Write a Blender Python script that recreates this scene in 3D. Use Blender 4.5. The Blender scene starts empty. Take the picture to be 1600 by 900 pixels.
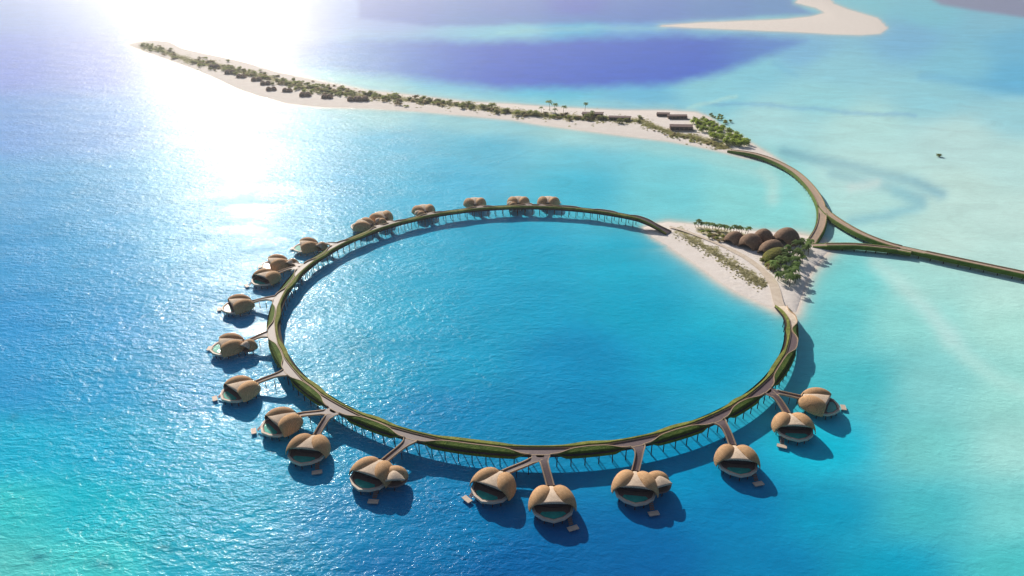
import bpy, bmesh, math, random
import numpy as np
from mathutils import Vector, Matrix
random.seed(7); np.random.seed(7)
R = math.radians
sc = bpy.context.scene
COL = sc.collection

# ------------------------------------------------------------------ camera
F_PX, Y_HOR, CAM_Z = 1130.0, -110.0, 175.0
TH = math.atan2(450 - Y_HOR, F_PX)
cam_d = bpy.data.cameras.new('camera'); cam = bpy.data.objects.new('camera', cam_d)
COL.objects.link(cam); sc.camera = cam
cam_d.sensor_width = 36; cam_d.lens = F_PX / 1600 * 36
cam_d.clip_start = 1; cam_d.clip_end = 120000
cam.location = (0, 0, CAM_Z); cam.rotation_euler = (math.pi / 2 - TH, 0, 0)

def at(px, py, z=0.0):
    """ground position (at height z) of a surveyed point of the aerial photograph"""
    u = px - 800; v = py - 450
    dy = F_PX * math.cos(TH) - v * math.sin(TH); dz = -F_PX * math.sin(TH) - v * math.cos(TH)
    t = (CAM_Z - z) / -dz
    return Vector((u * t, dy * t, z))

def at_np(px, py):
    u = px - 800; v = py - 450
    dy = F_PX * np.cos(TH) - v * np.sin(TH); dz = -F_PX * np.sin(TH) - v * np.cos(TH)
    t = CAM_Z / -dz
    return u * t, dy * t

# ------------------------------------------------------------------ light
SUN_AZ, SUN_EL = R(-21.5), R(27)
w = bpy.data.worlds.new('World'); sc.world = w; w.use_nodes = True
nt = w.node_tree; nt.nodes.clear()
sky = nt.nodes.new('ShaderNodeTexSky'); sky.sky_type = 'NISHITA'; sky.sun_disc = False
sky.sun_elevation = SUN_EL; sky.sun_rotation = SUN_AZ; sky.air_density = 1.0; sky.dust_density = 1.6; sky.ozone_density = 1.0
bg = nt.nodes.new('ShaderNodeBackground'); bg.inputs[1].default_value = 0.065
wo = nt.nodes.new('ShaderNodeOutputWorld')
nt.links.new(sky.outputs[0], bg.inputs[0]); nt.links.new(bg.outputs[0], wo.inputs[0])
sd = bpy.data.lights.new('sun', 'SUN'); sd.energy = 5.0; sd.angle = R(0.53); sd.color = (1.0, 0.93, 0.82)
sun = bpy.data.objects.new('sun', sd); COL.objects.link(sun)
to_sun = Vector((math.sin(SUN_AZ) * math.cos(SUN_EL), math.cos(SUN_AZ) * math.cos(SUN_EL), math.sin(SUN_EL)))
sun.rotation_euler = to_sun.to_track_quat('Z', 'Y').to_euler()
sun.location = to_sun * 500
sc.view_settings.view_transform = 'Standard'; sc.view_settings.look = 'None'; sc.view_settings.exposure = 0
sc.cycles.max_bounces = 5; sc.cycles.diffuse_bounces = 2; sc.cycles.glossy_bounces = 2
sc.cycles.sample_clamp_indirect = 4.0

# ------------------------------------------------------------------ materials
MATS = {}
def mat(name, col, rough=0.85, var=0.15, scale=1.0, col2=None, spec=0.3, rnd=0.0, bump=0.0, bscale=None, stretch=None):
    m = bpy.data.materials.new(name); m.use_nodes = True
    n = m.node_tree.nodes; l = m.node_tree.links
    b = n['Principled BSDF']; b.inputs['Roughness'].default_value = rough
    b.inputs['Specular IOR Level'].default_value = spec
    tc = n.new('ShaderNodeTexCoord'); src = tc.outputs['Object']
    if stretch:
        mp = n.new('ShaderNodeMapping'); mp.inputs['Scale'].default_value = stretch
        l.new(src, mp.inputs[0]); src = mp.outputs[0]
    nz = n.new('ShaderNodeTexNoise'); nz.inputs['Scale'].default_value = scale; nz.inputs['Detail'].default_value = 5
    nz.inputs['Roughness'].default_value = 0.65
    l.new(src, nz.inputs['Vector'])
    rp = n.new('ShaderNodeValToRGB')
    c2 = col2 if col2 else tuple(min(1, c * (1 + var)) for c in col)
    c1 = col if col2 else tuple(c * (1 - var) for c in col)
    rp.color_ramp.elements[0].position = 0.32; rp.color_ramp.elements[1].position = 0.68
    rp.color_ramp.elements[0].color = (*c1, 1); rp.color_ramp.elements[1].color = (*c2, 1)
    l.new(nz.outputs['Fac'], rp.inputs[0]); out = rp.outputs[0]
    if rnd:
        oi = n.new('ShaderNodeObjectInfo'); mr = n.new('ShaderNodeMapRange')
        mr.inputs[3].default_value = 1 - rnd; mr.inputs[4].default_value = 1 + rnd
        l.new(oi.outputs['Random'], mr.inputs[0])
        mx = n.new('ShaderNodeMix'); mx.data_type = 'RGBA'; mx.blend_type = 'MULTIPLY'; mx.inputs[0].default_value = 1
        l.new(out, mx.inputs[6]); l.new(mr.outputs[0], mx.inputs[7]); out = mx.outputs[2]
    l.new(out, b.inputs['Base Color'])
    if bump:
        nb = n.new('ShaderNodeTexNoise'); nb.inputs['Scale'].default_value = bscale or scale * 4; nb.inputs['Detail'].default_value = 4
        l.new(src, nb.inputs['Vector'])
        bp = n.new('ShaderNodeBump'); bp.inputs['Strength'].default_value = 1; bp.inputs['Distance'].default_value = bump
        l.new(nb.outputs['Fac'], bp.inputs['Height']); l.new(bp.outputs[0], b.inputs['Normal'])
    MATS[name] = m
    return m

def leafy(m, amt=.5):
    n = m.node_tree.nodes; l = m.node_tree.links; b = n['Principled BSDF']; out = n['Material Output']
    tr = n.new('ShaderNodeBsdfTranslucent'); mx = n.new('ShaderNodeMixShader'); mx.inputs[0].default_value = amt
    l.new(b.inputs['Base Color'].links[0].from_socket, tr.inputs[0]); l.new(b.outputs[0], mx.inputs[1]); l.new(tr.outputs[0], mx.inputs[2]); l.new(mx.outputs[0], out.inputs[0])
    return m
def shell_mat(name, col, col2):
    """timber shingles laid in courses"""
    m = mat(name, col, 0.8, col2=col2, scale=0.9, rnd=0.12)
    n = m.node_tree.nodes; l = m.node_tree.links; b = n['Principled BSDF']
    tc = n.new('ShaderNodeTexCoord'); br = n.new('ShaderNodeTexBrick')
    mp = n.new('ShaderNodeMapping'); mp.inputs['Rotation'].default_value = (0.6, 0.2, 0.35)
    l.new(tc.outputs['Object'], mp.inputs[0]); l.new(mp.outputs[0], br.inputs['Vector'])
    br.inputs['Scale'].default_value = 0.8; br.inputs['Color1'].default_value = (1, 1, 1, 1); br.inputs['Color2'].default_value = (.76, .76, .76, 1)
    br.inputs['Mortar'].default_value = (.5, .5, .5, 1); br.inputs['Mortar Size'].default_value = 0.05
    lk = b.inputs['Base Color'].links[0]; src = lk.from_socket
    mx = n.new('ShaderNodeMix'); mx.data_type = 'RGBA'; mx.blend_type = 'MULTIPLY'; mx.inputs[0].default_value = 1.0
    l.new(src, mx.inputs[6]); l.new(br.outputs['Color'], mx.inputs[7]); l.new(mx.outputs[2], b.inputs['Base Color'])
    return m

M_SHELL = shell_mat('cedar_shingle', (0.74, 0.42, 0.20), (0.88, 0.54, 0.29))
M_CANOPY = shell_mat('shingle_painted_lit', (0.88, 0.67, 0.50), (0.94, 0.76, 0.60))  # same shingle painted paler, for a facet tilted to the sun
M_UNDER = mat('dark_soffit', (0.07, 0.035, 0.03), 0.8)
M_GLASS = mat('tinted_glass', (0.05, 0.04, 0.05), 0.08, spec=0.5, scale=0.5)
M_TERR = mat('terrace_timber', (0.25, 0.16, 0.14), 0.7, scale=1.2, stretch=(4, .6, 1))
M_RIM = mat('pale_stone_rim', (0.66, 0.52, 0.42), 0.6, var=.08)
M_POOL = mat('pool_water', (0.02, 0.42, 0.34), 0.05, col2=(0.06, 0.58, 0.47), scale=0.5, spec=0.5, bump=0.03, bscale=2)
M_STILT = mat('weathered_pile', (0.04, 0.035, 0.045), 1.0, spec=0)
M_WALL = mat('lattice_wall', (0.16, 0.10, 0.07), 0.8, scale=3)
M_PATH = mat('boardwalk_timber', (0.16, 0.115, 0.125), 0.55, scale=1.5, var=.2)
M_PATHL = mat('pale_boardwalk', (0.50, 0.37, 0.28), 0.8, scale=.8, var=.15)
M_TRIM = mat('timber_edge', (0.46, 0.33, 0.22), 0.7, var=.1)
M_DARK = mat('painted_shade_brown', (0.05, 0.035, 0.03), 0.9)  # near-black brown that paints shade into the inner strip
mat('path_sand', (0.66, 0.54, 0.43), .9, col2=(0.80, 0.69, 0.58), scale=.3)
M_GREEN_L = mat('planting_painted_lit', (0.10, 0.14, 0.018), 0.9, col2=(0.30, 0.30, 0.06), scale=0.35, bump=0.3, bscale=1.6)  # planting in its sunlit tone, the light painted into the colour
M_GREEN_D = mat('planting_painted_shaded', (0.05, 0.11, 0.012), 0.9, col2=(0.14, 0.21, 0.03), scale=0.4, bump=0.3, bscale=1.6)  # same planting painted darker, as shaded side faces
M_FROND = mat('palm_frond', (0.10, 0.20, 0.045), 0.6, col2=(0.24, 0.35, 0.09), scale=.8, rnd=.3)
M_LEAF = mat('shrub_leaf', (0.19, 0.25, 0.035), 0.8, col2=(0.42, 0.46, 0.09), scale=.5, rnd=.35)
M_LEAF2 = mat('dry_leaf', (0.27, 0.21, 0.09), 0.8, col2=(0.50, 0.42, 0.20), scale=.5, rnd=.3)
M_MANG = mat('mangrove_leaf', (0.26, 0.38, 0.03), 0.8, col2=(0.50, 0.62, 0.08), scale=.4, rnd=.2)
M_BARK = mat('bark', (0.12, 0.08, 0.05), 0.9)
M_THATCH = mat('brown_thatch', (0.17, 0.10, 0.065), 0.9, col2=(0.34, 0.22, 0.15), scale=.8, bump=.1, bscale=4)
M_HUT = mat('light_brown_thatch', (0.26, 0.16, 0.11), 0.9, col2=(0.46, 0.31, 0.22), scale=.8)  # thatch in a lighter brown
M_ROOFD = mat('purple_brown_roof', (0.12, 0.075, 0.075), 0.85, col2=(0.20, 0.13, 0.12), scale=.5)
M_PLANTROOF = mat('planted_roof', (0.07, 0.075, 0.012), 0.95, col2=(0.19, 0.18, 0.03), scale=.5, bump=.5, bscale=1.2)
M_SCRUB = mat('coastal_scrub', (0.42, 0.39, 0.18), 0.95, col2=(0.64, 0.60, 0.36), scale=.4, rnd=.15)

for m_ in (M_FROND, M_LEAF, M_LEAF2, M_MANG, M_SCRUB): leafy(m_)
# ------------------------------------------------------------------ object helpers
def link(name, me, m=None, parent=None, smooth=False):
    o = bpy.data.objects.new(name, me); COL.objects.link(o)
    if m is not None and not me.materials: me.materials.append(m)
    if parent: o.parent = parent
    if smooth: me.polygons.foreach_set('use_smooth', [True] * len(me.polygons))
    return o
def bm_obj(name, bm, m, parent=None, smooth=False):
    me = bpy.data.meshes.new(name); bm.normal_update(); bm.to_mesh(me); bm.free()
    return link(name, me, m, parent, smooth)
def thing(name, label, cat, loc=(0, 0, 0), rz=0, group=None):
    o = bpy.data.objects.new(name, None); COL.objects.link(o); o.empty_display_size = 1
    o.location = loc; o.rotation_euler = (0, 0, rz); tag(o, label, cat, group); return o
def tag(o, label, cat, group=None):
    o['label'] = label; o['category'] = cat
    if group: o['group'] = group
    return o
KIDS = {}
def copy_tree(o, parent=None):
    c = o.copy(); COL.objects.link(c)
    if parent: c.parent = parent
    for ch in list(o.children): copy_tree(ch, c)
    return c
def box(bm, c, s, rz=0):
    r = bmesh.ops.create_cube(bm, size=1)
    bmesh.ops.scale(bm, vec=s, verts=r['verts'])
    if rz: bmesh.ops.rotate(bm, cent=(0, 0, 0), matrix=Matrix.Rotation(rz, 3, 'Z'), verts=r['verts'])
    bmesh.ops.translate(bm, vec=c, verts=r['verts'])
def tube(bm, pts, rads, n=6):
    rings = []
    for i, p in enumerate(pts):
        a = Vector(pts[max(i - 1, 0)]); b = Vector(pts[min(i + 1, len(pts) - 1)])
        d = (b - a).normalized(); x = d.orthogonal().normalized(); y = d.cross(x)
        rings.append([bm.verts.new(Vector(p) + rads[i] * (math.cos(2 * math.pi * k / n) * x + math.sin(2 * math.pi * k / n) * y)) for k in range(n)])
    for a, b in zip(rings, rings[1:]):
        for k in range(n): bm.faces.new((a[k], a[(k + 1) % n], b[(k + 1) % n], b[k]))
    bm.faces.new(rings[-1]); bm.faces.new(list(reversed(rings[0])))
def prism(bm, poly, z0, z1):
    b = [bm.verts.new((x, y, z0)) for x, y in poly]; t = [bm.verts.new((x, y, z1)) for x, y in poly]
    bm.faces.new(t); bm.faces.new(list(reversed(b))); n = len(poly)
    for i in range(n): bm.faces.new((b[i], b[(i + 1) % n], t[(i + 1) % n], t[i]))
def strips(bm, rows):
    """rows: list of cross-sections (lists of points of the same length)"""
    vr = [[bm.verts.new(p) for p in r] for r in rows]
    for a, b in zip(vr, vr[1:]):
        for k in range(len(a) - 1): bm.faces.new((a[k], b[k], b[k + 1], a[k + 1]))

def sdf(px, py, poly):
    """signed distance to a polygon, positive inside"""
    P = np.asarray(poly, float); d = np.full(px.shape, 1e9); ins = np.zeros(px.shape, bool)
    for i in range(len(P)):
        a = P[i]; b = P[(i + 1) % len(P)]; e = b - a
        wx = px - a[0]; wy = py - a[1]
        t = np.clip((wx * e[0] + wy * e[1]) / (e @ e), 0, 1)
        d = np.minimum(d, (wx - e[0] * t) ** 2 + (wy - e[1] * t) ** 2)
        c = ((a[1] > py) != (b[1] > py))
        with np.errstate(divide='ignore', invalid='ignore'):
            xi = a[0] + (py - a[1]) * (e[0] / (e[1] if e[1] else 1e-9))
        ins ^= c & (px < xi)
    d = np.sqrt(d); return np.where(ins, d, -d)
def dist_line(px, py, pts):
    d = np.full(px.shape, 1e9)
    for a, b in zip(pts, pts[1:]):
        a = np.array(a, float); b = np.array(b, float); e = b - a
        t = np.clip(((px - a[0]) * e[0] + (py - a[1]) * e[1]) / (e @ e), 0, 1)
        d = np.minimum(d, (px - a[0] - e[0] * t) ** 2 + (py - a[1] - e[1] * t) ** 2)
    return np.sqrt(d)
def sstep(x, a, b):
    t = np.clip((x - a) / (b - a), 0, 1); return t * t * (3 - 2 * t)

# ------------------------------------------------------------------ island outlines (survey points on the photo)
LONG_N = [(200, 70), (215, 66), (240, 63), (265, 66), (285, 76), (310, 82), (345, 89), (385, 98), (430, 112), (500, 127), (575, 142), (650, 150), (725, 159), (800, 163), (840, 166),
          (907, 170), (975, 173), (1043, 173), (1088, 176), (1110, 184), (1128, 199), (1155, 213), (1178, 227), (1202, 241), (1226, 257)]
LONG_S = [(1226, 258), (1195, 250), (1162, 246), (1133, 238), (1088, 228), (1043, 220), (975, 212), (907, 203), (840, 194), (800, 187), (725, 180), (650, 173), (575, 169), (500, 167), (450, 162),
          (405, 150), (370, 138), (330, 119), (300, 107), (270, 96), (245, 87), (222, 79)]
LONG = LONG_N + LONG_S
TRI = [(1004, 356), (1020, 351), (1043, 347), (1085, 351), (1160, 360), (1213, 363), (1245, 366), (1268, 370), (1285, 376), (1300, 387), (1287, 400), (1268, 422), (1257, 446), (1251, 468), (1244, 488),
       (1216, 486), (1177, 468), (1149, 455), (1119, 436), (1085, 411), (1042, 383), (1020, 371)]
BAR = [(1032, 40.5), (1090, 36), (1150, 33.5), (1225, 30.5), (1268, 26), (1290, 20), (1275, 12), (1243, 4), (1250, -3), (1262, -10), (1292, -8), (1302, 6), (1325, 15), (1372, 29), (1386, 44),
       (1376, 52), (1345, 54.5), (1300, 53), (1250, 50), (1150, 46), (1090, 43.5)]

def lin(c):
    c = np.asarray(c, float) / 255
    return np.where(c <= 0.04045, c / 12.92, ((c + 0.055) / 1.055) ** 2.4)

# ------------------------------------------------------------------ water colour: depth of the lagoon over pale sand
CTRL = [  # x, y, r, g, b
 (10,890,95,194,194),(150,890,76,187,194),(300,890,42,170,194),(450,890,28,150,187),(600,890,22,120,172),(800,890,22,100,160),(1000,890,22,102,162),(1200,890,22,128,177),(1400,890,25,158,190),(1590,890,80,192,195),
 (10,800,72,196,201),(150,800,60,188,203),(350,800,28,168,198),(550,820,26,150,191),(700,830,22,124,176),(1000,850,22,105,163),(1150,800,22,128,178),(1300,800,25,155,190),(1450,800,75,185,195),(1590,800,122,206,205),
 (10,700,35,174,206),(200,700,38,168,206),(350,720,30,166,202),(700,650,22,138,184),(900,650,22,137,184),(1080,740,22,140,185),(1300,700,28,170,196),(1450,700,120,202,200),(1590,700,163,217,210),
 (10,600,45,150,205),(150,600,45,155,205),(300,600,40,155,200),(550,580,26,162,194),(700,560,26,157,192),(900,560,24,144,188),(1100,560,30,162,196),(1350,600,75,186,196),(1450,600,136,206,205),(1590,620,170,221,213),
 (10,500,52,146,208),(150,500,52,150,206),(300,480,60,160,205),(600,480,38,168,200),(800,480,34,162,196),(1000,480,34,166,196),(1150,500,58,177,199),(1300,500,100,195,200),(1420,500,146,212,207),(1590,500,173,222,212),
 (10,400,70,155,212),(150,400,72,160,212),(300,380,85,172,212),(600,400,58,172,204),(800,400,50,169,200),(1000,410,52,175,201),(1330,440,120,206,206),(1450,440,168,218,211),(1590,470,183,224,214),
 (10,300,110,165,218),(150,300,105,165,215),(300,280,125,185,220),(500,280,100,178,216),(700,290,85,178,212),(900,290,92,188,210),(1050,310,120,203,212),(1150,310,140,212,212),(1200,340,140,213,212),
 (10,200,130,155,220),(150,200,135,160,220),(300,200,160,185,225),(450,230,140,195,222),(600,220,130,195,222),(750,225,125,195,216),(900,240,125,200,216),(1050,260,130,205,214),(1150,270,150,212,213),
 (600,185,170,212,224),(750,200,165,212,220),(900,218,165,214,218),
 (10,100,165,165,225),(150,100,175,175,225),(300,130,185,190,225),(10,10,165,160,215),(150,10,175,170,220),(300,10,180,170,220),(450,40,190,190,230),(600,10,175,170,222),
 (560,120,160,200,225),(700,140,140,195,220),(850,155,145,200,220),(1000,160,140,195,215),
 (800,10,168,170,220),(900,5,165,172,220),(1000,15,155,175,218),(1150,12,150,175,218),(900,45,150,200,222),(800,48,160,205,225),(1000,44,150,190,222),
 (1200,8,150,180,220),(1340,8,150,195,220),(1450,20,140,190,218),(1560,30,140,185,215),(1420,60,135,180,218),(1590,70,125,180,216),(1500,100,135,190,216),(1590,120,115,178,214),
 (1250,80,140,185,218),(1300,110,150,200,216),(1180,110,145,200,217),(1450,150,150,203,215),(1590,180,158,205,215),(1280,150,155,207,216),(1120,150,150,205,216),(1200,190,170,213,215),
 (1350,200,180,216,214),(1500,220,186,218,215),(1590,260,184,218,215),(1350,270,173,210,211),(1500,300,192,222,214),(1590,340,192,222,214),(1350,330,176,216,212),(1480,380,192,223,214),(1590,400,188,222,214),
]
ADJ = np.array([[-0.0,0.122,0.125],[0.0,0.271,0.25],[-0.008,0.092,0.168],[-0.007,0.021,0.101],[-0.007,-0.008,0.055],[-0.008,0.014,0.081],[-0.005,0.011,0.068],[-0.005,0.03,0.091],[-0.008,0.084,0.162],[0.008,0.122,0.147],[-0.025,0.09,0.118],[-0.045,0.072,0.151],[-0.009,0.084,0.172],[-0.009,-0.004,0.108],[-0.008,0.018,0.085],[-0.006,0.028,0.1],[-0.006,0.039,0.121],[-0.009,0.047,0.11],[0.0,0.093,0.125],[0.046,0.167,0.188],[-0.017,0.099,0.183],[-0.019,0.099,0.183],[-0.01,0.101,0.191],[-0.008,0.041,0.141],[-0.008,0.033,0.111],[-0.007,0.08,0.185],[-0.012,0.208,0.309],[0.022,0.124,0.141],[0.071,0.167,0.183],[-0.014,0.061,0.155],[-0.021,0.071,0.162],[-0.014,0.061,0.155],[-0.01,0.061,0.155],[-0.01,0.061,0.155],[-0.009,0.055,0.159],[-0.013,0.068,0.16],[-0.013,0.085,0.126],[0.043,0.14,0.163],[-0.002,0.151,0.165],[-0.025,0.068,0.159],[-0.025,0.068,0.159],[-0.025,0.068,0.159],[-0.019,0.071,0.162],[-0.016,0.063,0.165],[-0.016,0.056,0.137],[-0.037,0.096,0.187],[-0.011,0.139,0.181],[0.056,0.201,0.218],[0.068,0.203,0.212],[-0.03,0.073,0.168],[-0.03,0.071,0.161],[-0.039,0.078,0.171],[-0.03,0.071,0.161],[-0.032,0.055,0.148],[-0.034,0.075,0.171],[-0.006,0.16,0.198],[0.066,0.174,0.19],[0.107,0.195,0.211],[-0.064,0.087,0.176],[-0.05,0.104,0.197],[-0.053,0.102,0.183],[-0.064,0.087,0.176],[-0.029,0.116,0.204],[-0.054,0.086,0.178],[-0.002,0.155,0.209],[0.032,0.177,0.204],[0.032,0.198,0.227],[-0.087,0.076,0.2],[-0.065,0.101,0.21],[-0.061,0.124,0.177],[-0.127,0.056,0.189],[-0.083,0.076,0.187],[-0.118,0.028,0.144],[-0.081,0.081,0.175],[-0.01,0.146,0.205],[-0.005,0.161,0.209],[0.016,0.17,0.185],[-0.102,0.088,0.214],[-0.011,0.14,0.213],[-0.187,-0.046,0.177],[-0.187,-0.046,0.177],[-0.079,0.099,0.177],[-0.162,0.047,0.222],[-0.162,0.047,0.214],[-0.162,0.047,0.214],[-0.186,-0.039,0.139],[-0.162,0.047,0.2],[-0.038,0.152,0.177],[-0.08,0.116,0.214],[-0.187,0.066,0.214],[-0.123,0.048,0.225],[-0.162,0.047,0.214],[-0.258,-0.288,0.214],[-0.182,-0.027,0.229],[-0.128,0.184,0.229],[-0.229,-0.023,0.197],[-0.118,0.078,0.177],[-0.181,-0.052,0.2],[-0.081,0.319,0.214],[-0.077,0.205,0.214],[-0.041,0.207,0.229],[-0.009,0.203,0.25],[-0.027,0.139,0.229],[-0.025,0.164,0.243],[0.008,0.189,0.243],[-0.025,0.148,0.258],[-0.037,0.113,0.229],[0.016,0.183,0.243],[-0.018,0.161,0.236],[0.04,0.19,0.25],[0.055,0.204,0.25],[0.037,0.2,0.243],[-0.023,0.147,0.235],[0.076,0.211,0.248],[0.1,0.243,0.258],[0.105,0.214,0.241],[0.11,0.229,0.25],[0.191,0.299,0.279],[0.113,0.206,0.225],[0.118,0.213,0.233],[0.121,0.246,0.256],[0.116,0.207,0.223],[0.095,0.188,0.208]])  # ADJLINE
POOL_DEEP = [(380, 82), (470, 66), (560, 61), (700, 61), (850, 61), (980, 57), (1060, 52), (1150, 53), (1230, 58), (1260, 66), (1225, 80), (1180, 97), (1120, 118), (1040, 132), (950, 139), (860, 141), (760, 137), (640, 125), (520, 112), (430, 100)]
POOL_TOP = [(560, -30), (900, -25), (1230, -20), (1240, 4), (1275, 22), (1200, 27), (1100, 31), (950, 37), (800, 38), (680, 42), (560, 30)]
POOL_NE = [(1440, -10), (1800, -40), (1800, 60), (1600, 28), (1530, 18), (1470, 8)]

def water_colour(px, py):
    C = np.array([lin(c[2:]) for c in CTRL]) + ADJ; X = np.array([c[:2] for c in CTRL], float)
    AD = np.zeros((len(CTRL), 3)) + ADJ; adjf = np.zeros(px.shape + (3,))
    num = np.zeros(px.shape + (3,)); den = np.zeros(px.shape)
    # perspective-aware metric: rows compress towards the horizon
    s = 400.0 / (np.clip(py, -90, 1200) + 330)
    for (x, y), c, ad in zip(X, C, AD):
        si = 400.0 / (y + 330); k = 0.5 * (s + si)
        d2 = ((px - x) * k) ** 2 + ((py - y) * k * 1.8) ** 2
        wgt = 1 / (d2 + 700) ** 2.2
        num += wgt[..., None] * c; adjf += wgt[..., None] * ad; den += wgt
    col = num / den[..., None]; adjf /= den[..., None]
    def mix(c, a):
        nonlocal col
        a = np.clip(a, 0, 1)[..., None]; col = col * (1 - a) + np.asarray(c) * a
    wob = 3.0 * np.sin(px * .021 + 1.3) + 2.0 * np.sin(px * .053 + py * .05) + 1.6 * np.sin(px * .11 - py * .2 + 2) + 1.1 * np.sin(px * .23 + py * .4) + .8 * np.sin(px * .41 - py * .3 + 1)
    mix((.05, .155, .76), sstep(sdf(px, py + .5 * wob, POOL_DEEP), -10, 13) * (.45 + .55 * sstep(px, 420, 800)) * (1 - .35 * sstep(px, 1080, 1250)))
    mix((.09, .20, .70), sstep(sdf(px, py + .3 * wob, POOL_TOP), -5, 6) * .75)
    mix(lin((150, 150, 190)), sstep(sdf(px, py, POOL_NE), -4, 5) * .9)
    # sand shoals and weed streaks
    def streak(pts, width, c, amt):
        mix(np.clip(lin(c) + adjf, 0, .92), np.exp(-(dist_line(px, py + .5 * wob, pts) / width) ** 2) * amt)
    streak([(1370, 408), (1410, 445), (1450, 485), (1485, 530)], 15, (190, 228, 218), .85)
    streak([(1485, 525), (1510, 560), (1560, 595), (1640, 630)], 14, (188, 228, 220), .7)
    streak([(1192, 268), (1208, 285), (1207, 312)], 11, (188, 226, 216), .85)
    streak([(1225, 240), (1290, 252), (1360, 265), (1430, 285), (1470, 303)], 10, (124, 172, 188), .95)
    streak([(1300, 272), (1370, 285), (1440, 310)], 9, (128, 178, 192), .85)
    streak([(1400, 300), (1440, 320), (1380, 338), (1330, 345)], 9, (126, 180, 194), .85)
    streak([(1330, 292), (1370, 284)], 8, (190, 224, 216), .85)
    streak([(1100, 160), (1200, 166), (1320, 174), (1430, 180)], 3.5, (130, 175, 205), .75)
    streak([(1075, 168), (1110, 158), (1150, 150)], 3, (185, 222, 220), .8)
    streak([(1210, 100), (1225, 112), (1245, 120)], 4, (125, 180, 212), .5)
    streak([(1440, 120), (1520, 130), (1600, 140)], 8, (112, 172, 212), .6)
    streak([(680, 168 + 22), (840, 205), (960, 222), (1060, 233), (1140, 252), (1200, 275)], 13, (185, 222, 216), .55)
    streak([(420, 100), (500, 118), (620, 140), (760, 155), (900, 162), (1050, 166)], 6, (178, 220, 226), .6)
    streak([(780, 50), (860, 47), (960, 45), (1040, 42)], 4.5, (172, 214, 226), .8)
    # faint weed patches in the near shallows
    for (x, y, rx, ry) in [(160, 882, 26, 9), (255, 855, 10, 4), (22, 652, 8, 4), (270, 858, 6, 3), (60, 870, 14, 6)]:
        mix(lin((40, 120, 150)), np.exp(-(((px - x) / rx) ** 2 + ((py - y) / ry) ** 2)) * .55)
    # sand showing through at the shores
    sand_c = lin((246, 228, 216))
    dT = -sdf(px, py, TRI)
    wT = np.where(py > 385, 7.5, 4.0) * np.where(px > 1235, 1.6, 1.0)
    mix(lin((150, 212, 210)), np.exp(-np.clip(dT, 0, None) / (wT * 2.6)) * .7); mix(sand_c, np.exp(-(np.clip(dT + 1, 0, None) / wT) ** 1.5))
    dL = -sdf(px, py, LONG)
    mix(lin((170, 218, 216)), np.exp(-np.clip(dL, 0, None) / 9) * .55); mix(sand_c, np.exp(-(np.clip(dL + .6, 0, None) / 2.6) ** 1.5))
    dB = -sdf(px, py, BAR)
    mix(lin((180, 215, 225)), np.exp(-np.clip(dB, 0, None) / 5) * .6); mix(sand_c, np.exp(-(np.clip(dB + .4, 0, None) / 1.6) ** 1.5))
    return col

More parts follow.
